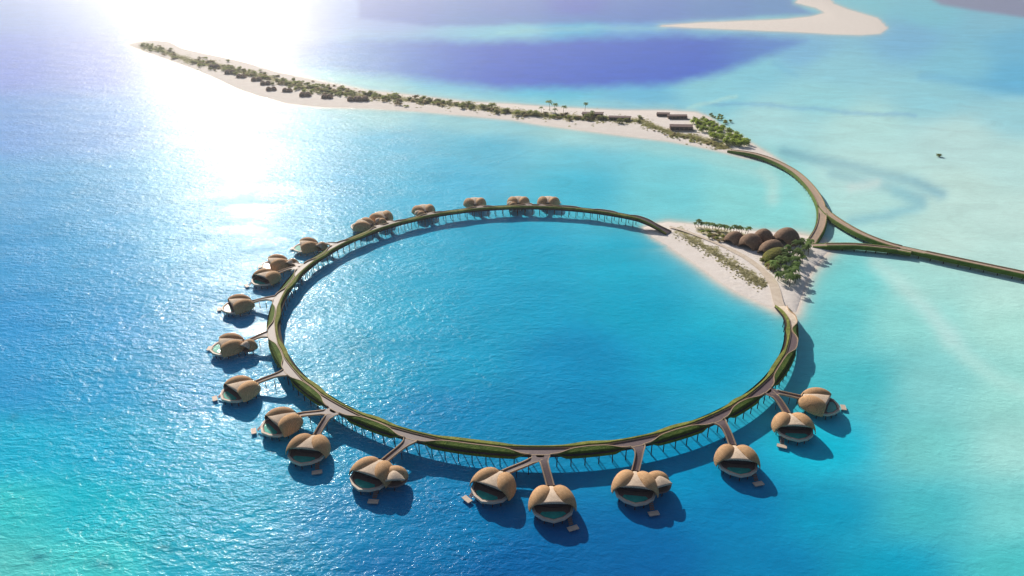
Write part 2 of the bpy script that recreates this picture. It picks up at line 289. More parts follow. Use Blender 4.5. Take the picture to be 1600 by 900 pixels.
GAIN = np.array([1.0, 1.0, 1.0])
GL = (.29, .075, .18, .12)
def build_water():
    xs = np.arange(-520, 2121, 5.0)
    ys = np.concatenate([np.array([-107, -104, -100, -94, -86, -76, -64, -52]), np.arange(-42, 260, 2.5), np.arange(260, 960, 5.0), np.arange(960, 1700, 40.0)])
    PX, PY = np.meshgrid(xs, ys)
    X, Y = at_np(PX, PY)
    col = np.clip(water_colour(PX, PY) * GAIN, 0, 1)
    nr, nc = PX.shape
    V = np.stack([X.ravel(), Y.ravel(), np.zeros(X.size)], 1)
    idx = np.arange(nr * nc).reshape(nr, nc)
    Fq = np.stack([idx[1:, :-1], idx[1:, 1:], idx[:-1, 1:], idx[:-1, :-1]], -1).reshape(-1, 4)
    me = bpy.data.meshes.new('water'); me.from_pydata(V.tolist(), [], Fq.tolist())
    ca = me.color_attributes.new('lagoon', 'FLOAT_COLOR', 'POINT')
    ca.data.foreach_set('color', np.concatenate([col.reshape(-1, 3), np.ones((nr * nc, 1))], 1).ravel())
    o = link('water', me, None); o['kind'] = 'structure'
    ch = me.attributes.new('chop', 'FLOAT', 'POINT')
    chop = .32 + .68 * (1 - sstep(X / (Y + 150), -.10, .22)); chop = np.maximum(chop, .5 * sstep(Y, 500, 900))
    ch.data.foreach_set('value', chop.ravel().astype(np.float32))
    m = bpy.data.materials.new('sea_water'); m.use_nodes = True; me.materials.append(m)
    n = m.node_tree.nodes; l = m.node_tree.links; b = n['Principled BSDF']
    at_ = n.new('ShaderNodeAttribute'); at_.attribute_name = 'lagoon'
    b.inputs['IOR'].default_value = 1.33; b.inputs['Roughness'].default_value = 1.0; b.inputs['Specular IOR Level'].default_value = 0.0
    tc = n.new('ShaderNodeTexCoord')
    def noise(scale, rot, detail, rough, dist=0.0):
        mp = n.new('ShaderNodeMapping'); mp.inputs['Scale'].default_value = scale; mp.inputs['Rotation'].default_value = (0, 0, R(rot))
        l.new(tc.outputs['Object'], mp.inputs[0])
        z = n.new('ShaderNodeTexNoise'); z.inputs['Scale'].default_value = 1; z.inputs['Detail'].default_value = detail; z.inputs['Roughness'].default_value = rough
        z.inputs['Distortion'].default_value = dist
        l.new(mp.outputs[0], z.inputs['Vector']); return z.outputs['Fac']
    n1 = noise((0.20, 0.36, 1), 28, 3, .55, .4); n2 = noise((0.55, 1.0, 1), 14, 3, .6, .3); n3 = noise((0.03, 0.05, 1), 40, 2, .5)
    def math_(op, a, b_):
        x = n.new('ShaderNodeMath'); x.operation = op
        for i, v in enumerate((a, b_)):
            if isinstance(v, (int, float)): x.inputs[i].default_value = v
            else: l.new(v, x.inputs[i])
        return x.outputs[0]
    h = math_('ADD', math_('MULTIPLY', n1, 1.0), math_('MULTIPLY', n2, 0.42))
    # gusts: patches of rougher and calmer water
    amp = n.new('ShaderNodeMapRange'); amp.inputs[1].default_value = .3; amp.inputs[2].default_value = .7; amp.inputs[3].default_value = .55; amp.inputs[4].default_value = 1.25
    l.new(n3, amp.inputs[0])
    bp = n.new('ShaderNodeBump'); bp.inputs['Strength'].default_value = 1.0; bp.inputs['Distance'].default_value = 0.6
    ca_ = n.new('ShaderNodeAttribute'); ca_.attribute_name = 'chop'
    l.new(math_('MULTIPLY', math_('MULTIPLY', h, amp.outputs[0]), ca_.outputs['Fac']), bp.inputs['Height']); l.new(bp.outputs[0], b.inputs['Normal'])
    # sky and sun mirrored by the ripples: a soft lobe of unresolved wavelets and a few sharp glints
    fr = n.new('ShaderNodeFresnel'); fr.inputs['IOR'].default_value = 1.33; l.new(bp.outputs[0], fr.inputs['Normal'])
    g1 = n.new('ShaderNodeBsdfGlossy'); g1.inputs['Roughness'].default_value = GL[0]; l.new(bp.outputs[0], g1.inputs['Normal'])
    g2 = n.new('ShaderNodeBsdfGlossy'); g2.inputs['Roughness'].default_value = GL[1]; l.new(bp.outputs[0], g2.inputs['Normal'])
    m1 = n.new('ShaderNodeMixShader'); m2 = n.new('ShaderNodeMixShader')
    l.new(math_('MULTIPLY', fr.outputs[0], GL[2]), m1.inputs[0]); l.new(b.outputs[0], m1.inputs[1]); l.new(g1.outputs[0], m1.inputs[2])
    l.new(math_('MULTIPLY', fr.outputs[0], GL[3]), m2.inputs[0]); l.new(m1.outputs[0], m2.inputs[1]); l.new(g2.outputs[0], m2.inputs[2])
    l.new(m2.outputs[0], n['Material Output'].inputs['Surface'])
    # mottling, plus light and dark of the ripples painted into the water colour
    rp = n.new('ShaderNodeMapRange'); rp.inputs[1].default_value = .35; rp.inputs[2].default_value = .65; rp.inputs[3].default_value = .91; rp.inputs[4].default_value = 1.09
    bed = noise((0.022, 0.034, 1), 25, 6, .68, .8)
    l.new(math_('ADD', math_('MULTIPLY', n1, .3), math_('MULTIPLY', bed, .7)), rp.inputs[0])
    mx = n.new('ShaderNodeMix'); mx.data_type = 'RGBA'; mx.blend_type = 'MULTIPLY'; mx.inputs[0].default_value = 1
    l.new(at_.outputs['Color'], mx.inputs[6]); l.new(rp.outputs[0], mx.inputs[7]); l.new(mx.outputs[2], b.inputs['Base Color'])
    return o
build_water()
def build_haze():
    bm = bmesh.new(); box(bm, (0, 9000, 140), (40000, 26000, 284)); 
    m = bpy.data.materials.new('sea_haze'); m.use_nodes = True; n = m.node_tree.nodes; l = m.node_tree.links; n.clear()
    v = n.new('ShaderNodeVolumeScatter'); v.inputs['Color'].default_value = (.84, .89, 1, 1); v.inputs['Density'].default_value = HAZE; v.inputs['Anisotropy'].default_value = .72
    o = n.new('ShaderNodeOutputMaterial'); l.new(v.outputs[0], o.inputs['Volume'])
    h = bm_obj('haze', bm, m); h['kind'] = 'structure'
HAZE = 1.15e-4
if HAZE: build_haze()

# ------------------------------------------------------------------ sand islands
def sand_material():
    m = mat('white_sand', (0.85, 0.77, 0.72), 0.95, col2=(0.92, 0.85, 0.81), scale=.12, spec=.1, bump=.25, bscale=.5)
    n = m.node_tree.nodes; l = m.node_tree.links; b = n['Principled BSDF']
    a = n.new('ShaderNodeAttribute'); a.attribute_name = 'scrub'
    nz = n.new('ShaderNodeTexNoise'); nz.inputs['Scale'].default_value = .45; nz.inputs['Detail'].default_value = 6
    tc = n.new('ShaderNodeTexCoord'); l.new(tc.outputs['Object'], nz.inputs['Vector'])
    ad = n.new('ShaderNodeMath'); ad.operation = 'ADD'; l.new(a.outputs['Fac'], ad.inputs[0]); l.new(nz.outputs['Fac'], ad.inputs[1])
    mr = n.new('ShaderNodeMapRange'); mr.inputs[1].default_value = .85; mr.inputs[2].default_value = 1.15
    l.new(ad.outputs[0], mr.inputs[0])
    src = b.inputs['Base Color'].links[0].from_socket
    mx = n.new('ShaderNodeMix'); mx.data_type = 'RGBA'; mx.inputs[7].default_value = (0.40, 0.36, 0.19, 1)
    l.new(mr.outputs[0], mx.inputs[0]); l.new(src, mx.inputs[6]); l.new(mx.outputs[2], b.inputs['Base Color'])
    return m
M_SAND = sand_material()
def island(name, poly, step, slope, zmax, scrub=None):
    P = np.array(poly); x0, y0 = P.min(0) - 4; x1, y1 = P.max(0) + 4
    PX, PY = np.meshgrid(np.arange(x0, x1, step[0]), np.arange(y0, y1, step[1]))
    d = sdf(PX, PY, poly); X, Y = at_np(PX, PY)
    Z = zmax * (1 - np.exp(-np.clip(d, 0, None) * slope / zmax)) + np.clip(d, -4, 0) * .2
    keep = d > -3.5
    idx = -np.ones(PX.shape, int); idx[keep] = np.arange(keep.sum())
    q = np.stack([idx[1:, :-1], idx[1:, 1:], idx[:-1, 1:], idx[:-1, :-1]], -1).reshape(-1, 4)
    q = q[(q >= 0).all(1)]
    # keep sample heights on true vertical: shift so that the shoreline stays put
    V = np.stack([X[keep], Y[keep], Z[keep]], 1)
    me = bpy.data.meshes.new(name); me.from_pydata(V.tolist(), [], q.tolist())
    a = me.attributes.new('scrub', 'FLOAT', 'POINT')
    s = scrub(PX, PY) if scrub else np.zeros(PX.shape)
    a.data.foreach_set('value', s[keep].astype(np.float32))
    o = link(name, me, M_SAND, None, True); o['kind'] = 'structure'; return o
TRI_SCRUB = [(1060, 362), (1090, 380), (1120, 398), (1150, 418), (1175, 435), (1195, 446)]
TRI_GROVE = [(1205, 424), (1232, 392), (1255, 378), (1275, 378), (1262, 402), (1250, 430), (1238, 452), (1225, 452), (1212, 440)]
TRI_NORTH = [(1085, 353), (1125, 356), (1160, 362), (1175, 370), (1130, 382), (1105, 374), (1085, 364)]
def tri_scrub(px, py):
    s = np.exp(-(dist_line(px + 3 * np.sin(py * .35), py + 3 * np.sin(px * .22), TRI_SCRUB) / 8) ** 2) * .62
    s = np.maximum(s, sstep(sdf(px, py, TRI_NORTH), -2, 4) * .6)
    return np.maximum(s, sstep(sdf(px, py, TRI_GROVE), -1, 6) * .35)
VEG_LINE = [(222, 72), (250, 78), (275, 88), (300, 96), (330, 101), (365, 110), (400, 118), (440, 128), (480, 138), (520, 144), (560, 149), (600, 153), (650, 158), (700, 163), (750, 169), (800, 176), (850, 181), (900, 185), (950, 187), (1000, 190)]
def long_scrub(px, py):
    return np.exp(-(dist_line(px, py, VEG_LINE + [(1050, 210), (1090, 216), (1140, 232)]) / 6.5) ** 2) * .66
island('triangle_beach', TRI, (2.0, 1.5), .10, 1.3, tri_scrub)
island('long_island_sand', LONG, (3.0, 1.5), .12, 1.6, long_scrub)
island('sandbar', BAR, (2.5, 1.0), .12, 1.2)

def ground_z(px, py, poly=TRI, slope=.10, zmax=1.3):
    d = float(sdf(np.array([px]), np.array([py]), poly)[0])
    return max(0.0, zmax * (1 - math.exp(-max(d, 0) * slope / zmax)))

# ------------------------------------------------------------------ overwater ring
RC = Vector((9.76, 337.9, 0)); RR = 128.8
def ang(px, py, z=6):
    p = at(px, py, z) - RC; return math.atan2(p.y, p.x)
A0 = ang(1225, 466)                 # landing on the beach
A1 = ang(1047, 353) - 2 * math.pi   # walk clockwise round the near side to the far landing
def rp(a, off, z): r = RR + off; return Vector((RC.x + r * math.cos(a), RC.y + r * math.sin(a), z))

# villas: centre px, front px, bridge root px, bridge end px, annex?, label
VILLAS = [
 ((1278, 622), (1312, 632), (1203, 610), (1252, 618), 0, 'tan shell villa nearest the palm island, its terrace steps facing the open pale lagoon'),
 ((1240, 658), (1256, 692), (1203, 613), (1228, 642), 0, 'tan shell villa sharing its forked bridge with the villa nearest the palm island'),
 ((1152, 710), (1163, 748), (1126, 660), (1142, 690), 0, 'tan two-lobed villa third along the ring from the palm island, on its own straight bridge'),
 ((993, 752), (994, 795), (993, 692), (993, 728), 1, 'large tan villa with a small second shell, fourth along the ring from the palm island'),
 ((863, 776), (867, 818), (848, 712), (857, 750), 0, 'tan two-lobed villa at the ring point closest to the camera, fifth from the palm island'),
 ((772, 750), (748, 780), (840, 713), (802, 735), 0, 'tan villa with an open green pool, on the slanting arm of the nearest bridge fork'),
 ((582, 732), (556, 760), (640, 688), (610, 708), 2, 'large tan villa with green pool and second shell, seventh from the palm island'),
 ((482, 693), (465, 722), (519, 645), (502, 670), 0, 'tan villa with dark arched opening, eighth along the ring, on a forked bridge'),
 ((441, 653), (408, 668), (515, 643), (470, 651), 0, 'tan villa in sun glitter, other arm of the fork beside the eighth villa'),
 ((376, 602), (346, 616), (446, 582), (402, 592), 0, 'tan villa alone on a long bridge amid bright glitter, tenth along the ring'),
 ((358, 534), (322, 541), (421, 522), (385, 529), 3, 'tan villa with a small round shell behind it, outermost in the sun glitter'),
 ((373, 471), (344, 478), (430, 466), (396, 470), 0, 'tan villa on a single short bridge in the whitest glitter, twelfth along the ring'),
 ((416, 429), (390, 441), (462, 418), (436, 425), 0, 'tan villa thirteenth along the ring, lower of two joined at one fork'),
 ((432, 407), (408, 411), (466, 414), (452, 412), 3, 'tan villa with small shell behind, upper of two joined at one fork'),
 ((480, 380), (455, 383), (519, 381), (504, 381), 3, 'hazy tan villa with rear shell where the ring curves away, fifteenth from the palm island'),
 ((568, 348), (552, 346), (590, 352), (580, 351), 0, 'small hazy tan villa sixteenth along the ring, low behind the green boardwalk'),
 ((596, 336), (585, 329), (613, 348), (603, 344), 3, 'hazy tan villa seventeenth along the ring, paired with the lone low villa beside it'),
 ((662, 325), (655, 315), (676, 336), (668, 332), 3, 'wide hazy brown villa of several lobes behind the far boardwalk, eighteenth along'),
 ((742, 314), (740, 304), (752, 326), (746, 321), 0, 'small hazy brown villa standing alone behind the far boardwalk'),
 ((810, 312), (810, 302), (826, 323), (818, 320), 3, 'hazy brown villa with rear shell, last but one before the far beach landing'),
 ((857, 312), (860, 302), (846, 323), (850, 320), 0, 'hazy brown villa closest to the far beach landing of the boardwalk'),
]
J_ANG = sorted(set(round(ang(v[2][0], v[2][1]), 3) for v in VILLAS))
def unwrap(a):
    while a > A0: a -= 2 * math.pi
    while a < A0 - 2 * math.pi: a += 2 * math.pi
    return a
J_ANG = [unwrap(a) for a in J_ANG]
# extra path bends between distant junctions
EXTRA = [A0 - .16, A0 - .36]
gaps = sorted(J_ANG)
for a, b in zip(gaps, gaps[1:]):
    if .22 < b - a < .6: pass
EXTRA += [A1 + .16, A1 + .36, A1 + .56]
JALL = J_ANG + EXTRA

def ring_boardwalk():
    t = thing('ring_boardwalk', 'circular planted boardwalk on slim posts curving over the lagoon', 'boardwalk', RC)
    O = RC
    N = 900
    S = [A0 + (A1 - A0) * i / N for i in range(N + 1)]
    bms = {k: bmesh.new() for k in ('shade_strip', 'inner', 'path', 'outer', 'trim1', 'trim2', 'slab')}
    rows = {k: [] for k in bms}
    for i, a in enumerate(S):
        f = i / N
        dj = min(abs(a - j) for j in JALL)
        j = math.exp(-(dj / .085) ** 4); j = j * .96 + .04
        j2 = math.exp(-(dj / .07) ** 4)
        # ends ramp down to the sand
        end = min(1, min(f, 1 - f) / .035); zz = -4.52 * (1 - end) ** 1.5
        z = 6 + zz
        gw = end * 1.0
        b1 = -3.0 + 1.3 * math.exp(-((dj) / .10) ** 4) * end
        b2 = b1 + (0.4 + (1.9 - 1.1 * j) * gw)
        b3 = 3.0 - (3.0 - b2 - .5) * (1 - j2) * gw if gw > 0 else 3.0
        b3 = max(b3, b2 + .5)
        bt = 3.0
        def L(off, h): return rp(a, off, h) - O
        rows['shade_strip'].append([L(-3.0, z - .9), L(b1, z - .9)])
        rows['inner'].append([L(b1, z - .9), L(b1 + .05, z + .55), L(b2 - .45, z + .75), L(b2 - .03, z + .02)])
        rows['path'].append([L(b2, z), L(b3, z)])
        so = max(0, bt - b3)
        rows['outer'].append([L(b3 + .02, z + .02), L(b3 + .1 * so, z + .5 * min(1, so)), L(b3 + .62 * so, z + .1 * min(1, so)), L(bt + .02 + .5 * min(1, so), z - 1.7 * min(1, so / 1.5) - .1)])
        rows['trim1'].append([L(b2 - .14, z + .02), L(b2 - .14, z + .4), L(b2 + .12, z + .4), L(b2 + .12, z + .02)])
        kh = .5 if min(abs(a - q) for q in J_ANG) * RR > 2.4 else -.02
        rows['trim2'].append([L(b3 - .16, z + .02), L(b3 - .16, z + .05 + kh), L(b3 + .16, z + .05 + kh), L(b3 + .16, z + .02)])
        rows['slab'].append([L(-3.0, z - .5), L(-3.05, z - 1.0), L(-2.6, z - 1.5), L(2.6, z - 1.5), L(3.06, z - 1.0), L(3.04, z - .06)])
    lead = bmesh.new(); NL = int(N * .05); strips(lead, rows['path'][:NL + 1]); rows['path'] = rows['path'][NL:]
    for k in rows: strips(bms[k], rows[k])
    bm_obj('path_surface', bms['path'], M_PATH, t); bm_obj('landing_ramp', lead, MATS['path_sand'], t)
    bm_obj('painted_shade_strip', bms['shade_strip'], M_DARK, t)  # dark strip standing in for shade along the inner edge
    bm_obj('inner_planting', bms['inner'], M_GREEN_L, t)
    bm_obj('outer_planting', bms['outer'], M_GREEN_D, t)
    bm_obj('path_edging', bms['trim1'], M_TRIM, t); bm_obj('path_edging', bms['trim2'], M_TRIM, t)
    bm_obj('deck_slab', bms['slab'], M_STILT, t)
    # posts
    cand = []
    npost = 138
    for i in range(4, npost - 4):
        a = A0 + (A1 - A0) * i / npost
        for off in (-2.4, 2.6): cand.append((rp(a, off, 0), a))
    cand.sort(key=lambda c: c[0].y + (0 if (c[0] - RC).length > RR else 60))
    rest = bmesh.new()
    for k, (p, a) in enumerate(cand):
        q = p - O
        bm = bmesh.new() if k < 100 else rest
        tube(bm, [(q.x, q.y, -1.5), (q.x, q.y, 4.6)], [.2, .2], 6)
        if k < 100: bm_obj('post', bm, M_STILT, t)
    r = bm_obj('distant_posts', rest, M_STILT, t); r['kind'] = 'stuff'
ring_boardwalk()

# ------------------------------------------------------------------ villas
def ellipsoid_lobe(c, ax, yaw, cuts, roll=0):
    bm = bmesh.new()
    bmesh.ops.create_uvsphere(bm, u_segments=40, v_segments=24, radius=1)
    bmesh.ops.scale(bm, vec=ax, verts=bm.verts)
    bmesh.ops.rotate(bm, cent=(0, 0, 0), matrix=Matrix.Rotation(roll, 3, 'Y'), verts=bm.verts)
    bmesh.ops.rotate(bm, cent=(0, 0, 0), matrix=Matrix.Rotation(yaw, 3, 'Z'), verts=bm.verts)
    bmesh.ops.translate(bm, vec=c, verts=bm.verts)
    for co, no in cuts:
        bmesh.ops.bisect_plane(bm, geom=bm.verts[:] + bm.edges[:] + bm.faces[:], plane_co=co, plane_no=no, clear_outer=True)
    return bm
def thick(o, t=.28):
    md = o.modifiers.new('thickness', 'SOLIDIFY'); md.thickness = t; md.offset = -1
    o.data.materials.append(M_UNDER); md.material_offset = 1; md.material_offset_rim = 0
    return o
def canopy_bm(apex, yf, half, zc, ze, n=14, m=12):
    bm = bmesh.new(); rows = []
    for i in range(m + 1):
        v = i / m; row = []
        for k in range(n + 1):
            u = -1 + 2 * k / n
            fx = u * half; fy = yf[0] + (yf[1] - yf[0]) * u * u; fz = zc + (ze - zc) * u * u
            x = apex[0] + (fx - apex[0]) * (.08 + .92 * v); y = apex[1] + (fy - apex[1]) * v
            z = apex[2] + (fz - apex[2]) * v + .9 * math.sin(v * math.pi) * (1 - u * u * .4)
            row.append((x, y, z))
        rows.append(row)
    strips(bm, rows); bmesh.ops.reverse_faces(bm, faces=bm.faces[:]); return bm
TERR = [(-4.6, -6.0), (-6.9, -3.0), (-7.2, 1.5), (-6.2, 5.2), (-3.6, 7.6), (0, 8.9), (3.6, 7.6), (6.2, 5.2), (7.2, 1.5), (6.9, -3.0), (4.6, -6.0), (1.4, -7.2), (-1.4, -7.2)]
TERR = TERR[::-1]
def make_villa(kind, jet):
    t = thing('overwater_villa', 'villa', 'villa')
    zd = 3.0
    for s in (-1, 1):
        cuts = [((0, 0, zd - .5), (0, 0, -1)), ((s * 3.5, 3.6, 4.5), (-s * .12, .98, -.16))]
        lb = ellipsoid_lobe((s * 3.55, -.5, 2.0), (4.25, 6.7, 5.7), -s * R(20), cuts, s * R(4)); dead = []
        for f in lb.faces:   # nothing of a lobe hangs below the canopy
            c = f.calc_center_median()
            if c.y < -2.5 or c.x * s > 3.3: continue
            v = min(1, (c.y + 6) / 10.2); hw = 5.6 * (.08 + .92 * v); u = min(1, abs(c.x) / hw)
            if c.z < 4.9 + (1.8 - 1.1 * u * u) * v + .9 * math.sin(v * math.pi) * (1 - .4 * u * u) - .2: dead.append(f)
        bmesh.ops.delete(lb, geom=dead, context='FACES')
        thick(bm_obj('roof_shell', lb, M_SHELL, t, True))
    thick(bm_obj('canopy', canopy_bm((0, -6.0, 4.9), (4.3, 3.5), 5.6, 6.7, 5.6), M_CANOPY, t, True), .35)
    # glazed front set back under the canopy
    bm = bmesh.new(); strips(bm, [[(x, 2.5 - .04 * x * x, zd), (x, 2.4 - .04 * x * x, 6.1 - .05 * x * x)] for x in np.linspace(-5.2, 5.2, 11)])
    bm_obj('glass_front', bm, M_GLASS, t)
    bm = bmesh.new(); strips(bm, [[(5.9 * math.sin(a), -1.2 + 5.2 * math.cos(a), zd), (5.5 * math.sin(a), -1.2 + 4.8 * math.cos(a), 5.2)] for a in np.linspace(R(60), R(300), 25)])
    bm_obj('rear_wall', bm, M_WALL, t)
    bm = bmesh.new(); prism(bm, TERR, zd - .55, zd); te = bm_obj('terrace', bm, M_TERR, t)
    pool = [(-3.6, 4.3), (-4.3, 5.3), (-2.7, 6.7), (0, 7.6), (2.7, 6.7), (4.3, 5.3), (3.6, 4.3)][::-1]
    bm = bmesh.new(); prism(bm, pool, zd - .3, zd + .05); bm_obj('pool', bm, M_POOL, te)
    bm = bmesh.new(); rim = [(x * 1.0, y) for x, y in TERR]
    edge = [(-6.9, -3.0), (-7.2, 1.5), (-6.2, 5.2), (-3.6, 7.6), (0, 8.9), (3.6, 7.6), (6.2, 5.2), (7.2, 1.5), (6.9, -3.0)]
    rows = []
    for x, y in edge:
        d = Vector((x, y - .5)).normalized()
        rows.append([(x - d.x * .8, y - d.y * .8, zd + .01), (x - d.x * .8, y - d.y * .8, zd + .28), (x + d.x * .06, y + d.y * .06, zd + .28), (x + d.x * .06, y + d.y * .06, zd - .62)])
    strips(bm, rows); bm_obj('terrace_kerb', bm, M_RIM, t)
    for x, y in [(-5.6, -3), (-6.2, 1.5), (-5.2, 4.8), (-3, 6.6), (0, 7.9), (3, 6.6), (5.2, 4.8), (6.2, 1.5), (5.6, -3), (-2, -6), (2, -6), (0, 0)]:
        bm = bmesh.new(); tube(bm, [(x, y, -1.5), (x, y, zd - .5)], [.16, .16], 6); bm_obj('stilt', bm, M_STILT, t)
    # stair and swim platform
    side, yy = jet
    bm = bmesh.new()
    for k in range(6): box(bm, (side * (5.1 + .12 * k), 6.9 + .5 * k + yy, zd - .25 - .36 * k), (1.5, .56, .16), -side * .35)
    bm_obj('stair', bm, M_TERR, t)
    pf = bmesh.new(); c = Vector((side * 6.2, 11.0 + yy, .75)); box(pf, c, (3.6, 1.9, .3), -side * .35)
    bm = pf; p = bm_obj('swim_platform', bm, M_RIM, t)
    for dx in (-1.3, 1.3):
        bm = bmesh.new(); tube(bm, [(c.x + dx, c.y, -1.2), (c.x + dx, c.y, .6)], [.13, .13], 6); bm_obj('pile', bm, M_STILT, p)
    if kind:
        sx, sy, yaw, k = {1: (-8.0, -2.4, R(28), .80), 2: (-8.2, -1.0, R(30), .78), 3: (-4.5, -7.5, R(40), .62)}[kind]
        Mx = Matrix.Translation((sx, sy, 0)) @ Matrix.Rotation(yaw, 4, 'Z') @ Matrix.Diagonal((k, k, 1, 1))
        def put(bm):
            bm.transform(Mx); return bm
        cuts = [((0, 0, zd - .5), (0, 0, -1)), ((0, 2.6, 4), (0, .95, -.2))]
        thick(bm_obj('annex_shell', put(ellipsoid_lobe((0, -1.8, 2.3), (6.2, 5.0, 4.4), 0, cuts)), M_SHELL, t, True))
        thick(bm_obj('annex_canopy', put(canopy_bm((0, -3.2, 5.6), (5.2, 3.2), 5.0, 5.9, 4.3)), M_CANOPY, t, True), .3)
        bm = bmesh.new(); prism(bm, [(6 * math.cos(a), 5 * math.sin(a)) for a in np.linspace(0, 2 * math.pi, 15)[:-1]], zd - .56, zd - .02); bm_obj('annex_deck', put(bm), M_TERR, t)
        bm = bmesh.new(); strips(bm, [[(x, 1.0 - .05 * x * x, zd - .02), (x, .9 - .05 * x * x, 5.2)] for x in np.linspace(-4.4, 4.4, 9)]); bm_obj('annex_glass', put(bm), M_GLASS, t)
        for x, y in [(-4, 0), (4, 0), (0, 3.6), (0, -3.6)]:
            p = Mx @ Vector((x, y, 0)); bm = bmesh.new(); tube(bm, [(p.x, p.y, -1.5), (p.x, p.y, zd - .5)], [.16, .16], 6); bm_obj('stilt', bm, M_STILT, t)
    return t

JETS = [(-1, -1.5), (1, -1.5), (-1, -1.5), (-1, -1.5), (-1, -1.5), (1, -3.0), (-1, -1.5), (-1, -1.5), (1, -1.5), (1, -2), (1, -2), (1, -2), (1, -2), (1, -2), (1, -2), (1, -2), (1, -2), (1, -2), (1, -2), (1, -2), (1, -2)]
PROTO = {}
FORK = (0, 1, 4, 5, 7, 8, 12, 13)
for i, (c, fr, b0, b1, kind, label) in enumerate(VILLAS):
    key = (kind, JETS[i])
    if key not in PROTO:
        v = make_villa(*key); PROTO[key] = v
    else: v = copy_tree(PROTO[key])
    p = at(c[0], c[1], 5.5); f = at(fr[0], fr[1], 5.5) - p
    v.location = (p.x, p.y, 0); v.rotation_euler = (0, 0, math.atan2(f.y, f.x) - math.pi / 2)
    tag(v, label, 'villa', 'overwater villas around the ring')
    # footbridge
    a = unwrap(ang(*b0)); root = rp(a, 3.1, 0); d = f.normalized()
    tip = Vector((p.x, p.y, 0)) - Vector((d.x, d.y, 0)) * 6.2
    e1 = at(b1[0], b1[1], 5)
    n0 = (root - RC).normalized(); L = (tip - root).length
    fb = thing('footbridge', 'brown timber footbridge from the ring to the ' + ['first', 'second', 'third', 'fourth', 'fifth', 'sixth', 'seventh', 'eighth', 'ninth', 'tenth', 'eleventh', 'twelfth', 'thirteenth', 'fourteenth', 'fifteenth', 'sixteenth', 'seventeenth', 'eighteenth', 'nineteenth', 'twentieth', 'twenty-first'][i] + ' villa from the palm island', 'footbridge', root, 0, 'footbridges to the villas')
    c1 = root + n0 * L * .30; c2 = tip - Vector((d.x, d.y, 0)) * L * .15
    if c1.xy == c2.xy: c2 = tip
    rows = {k: [] for k in ('deck', 'r1', 'r2', 'under')}
    for k in range(25):
        s = k / 24
        q = (1 - s) ** 3 * root + 3 * (1 - s) ** 2 * s * c1 + 3 * (1 - s) * s * s * c2 + s ** 3 * tip
        tg = 3 * (1 - s) ** 2 * (c1 - root) + 6 * (1 - s) * s * (c2 - c1) + 3 * s * s * (tip - c2)
        tg.normalize(); nn = Vector((-tg.y, tg.x, 0))
        z = 5.97 + (3.4 - 5.97) * sstep(np.array(s), .1, 1.0)
        z = float(z); hw = 1.05 + 1.5 * math.exp(-(s * L / 2.2) ** 1.5); q = q - root
        P = lambda o, h: (q.x + nn.x * o, q.y + nn.y * o, h)
        rows['deck'].append([P(-hw, z), P(hw, z)])
        rows['under'].append([P(-hw - .3, z - .05), P(-hw * .8, z - .6), P(hw * .8, z - .6), P(hw + .3, z - .05)])
        for nm, sg in (('r1', 1), ('r2', -1)):
            kh = .45 * float(sstep(np.array(s * L), 3.0, 4.0)) if i in FORK else .45
            rows[nm].append([P(sg * hw, z - .01), P(sg * hw, z + kh - .02), P(sg * (hw + .38), z + kh - .02), P(sg * (hw + .38), z - .3)])
    for nm, part, m in (('deck', 'deck', M_PATH), ('r1', 'parapet', M_TRIM), ('r2', 'parapet', M_TRIM), ('under', 'beam', M_WALL)):
        bm = bmesh.new(); strips(bm, rows[nm]); bm_obj(part, bm, m, fb)
    for s in (.35, .6, .85):
        q = (1 - s) ** 3 * root + 3 * (1 - s) ** 2 * s * c1 + 3 * (1 - s) * s * s * c2 + s ** 3 * tip - root
        bm = bmesh.new(); tube(bm, [(q.x, q.y, -1.5), (q.x, q.y, 3.2)], [.16, .16], 6); bm_obj('post', bm, M_STILT, fb)

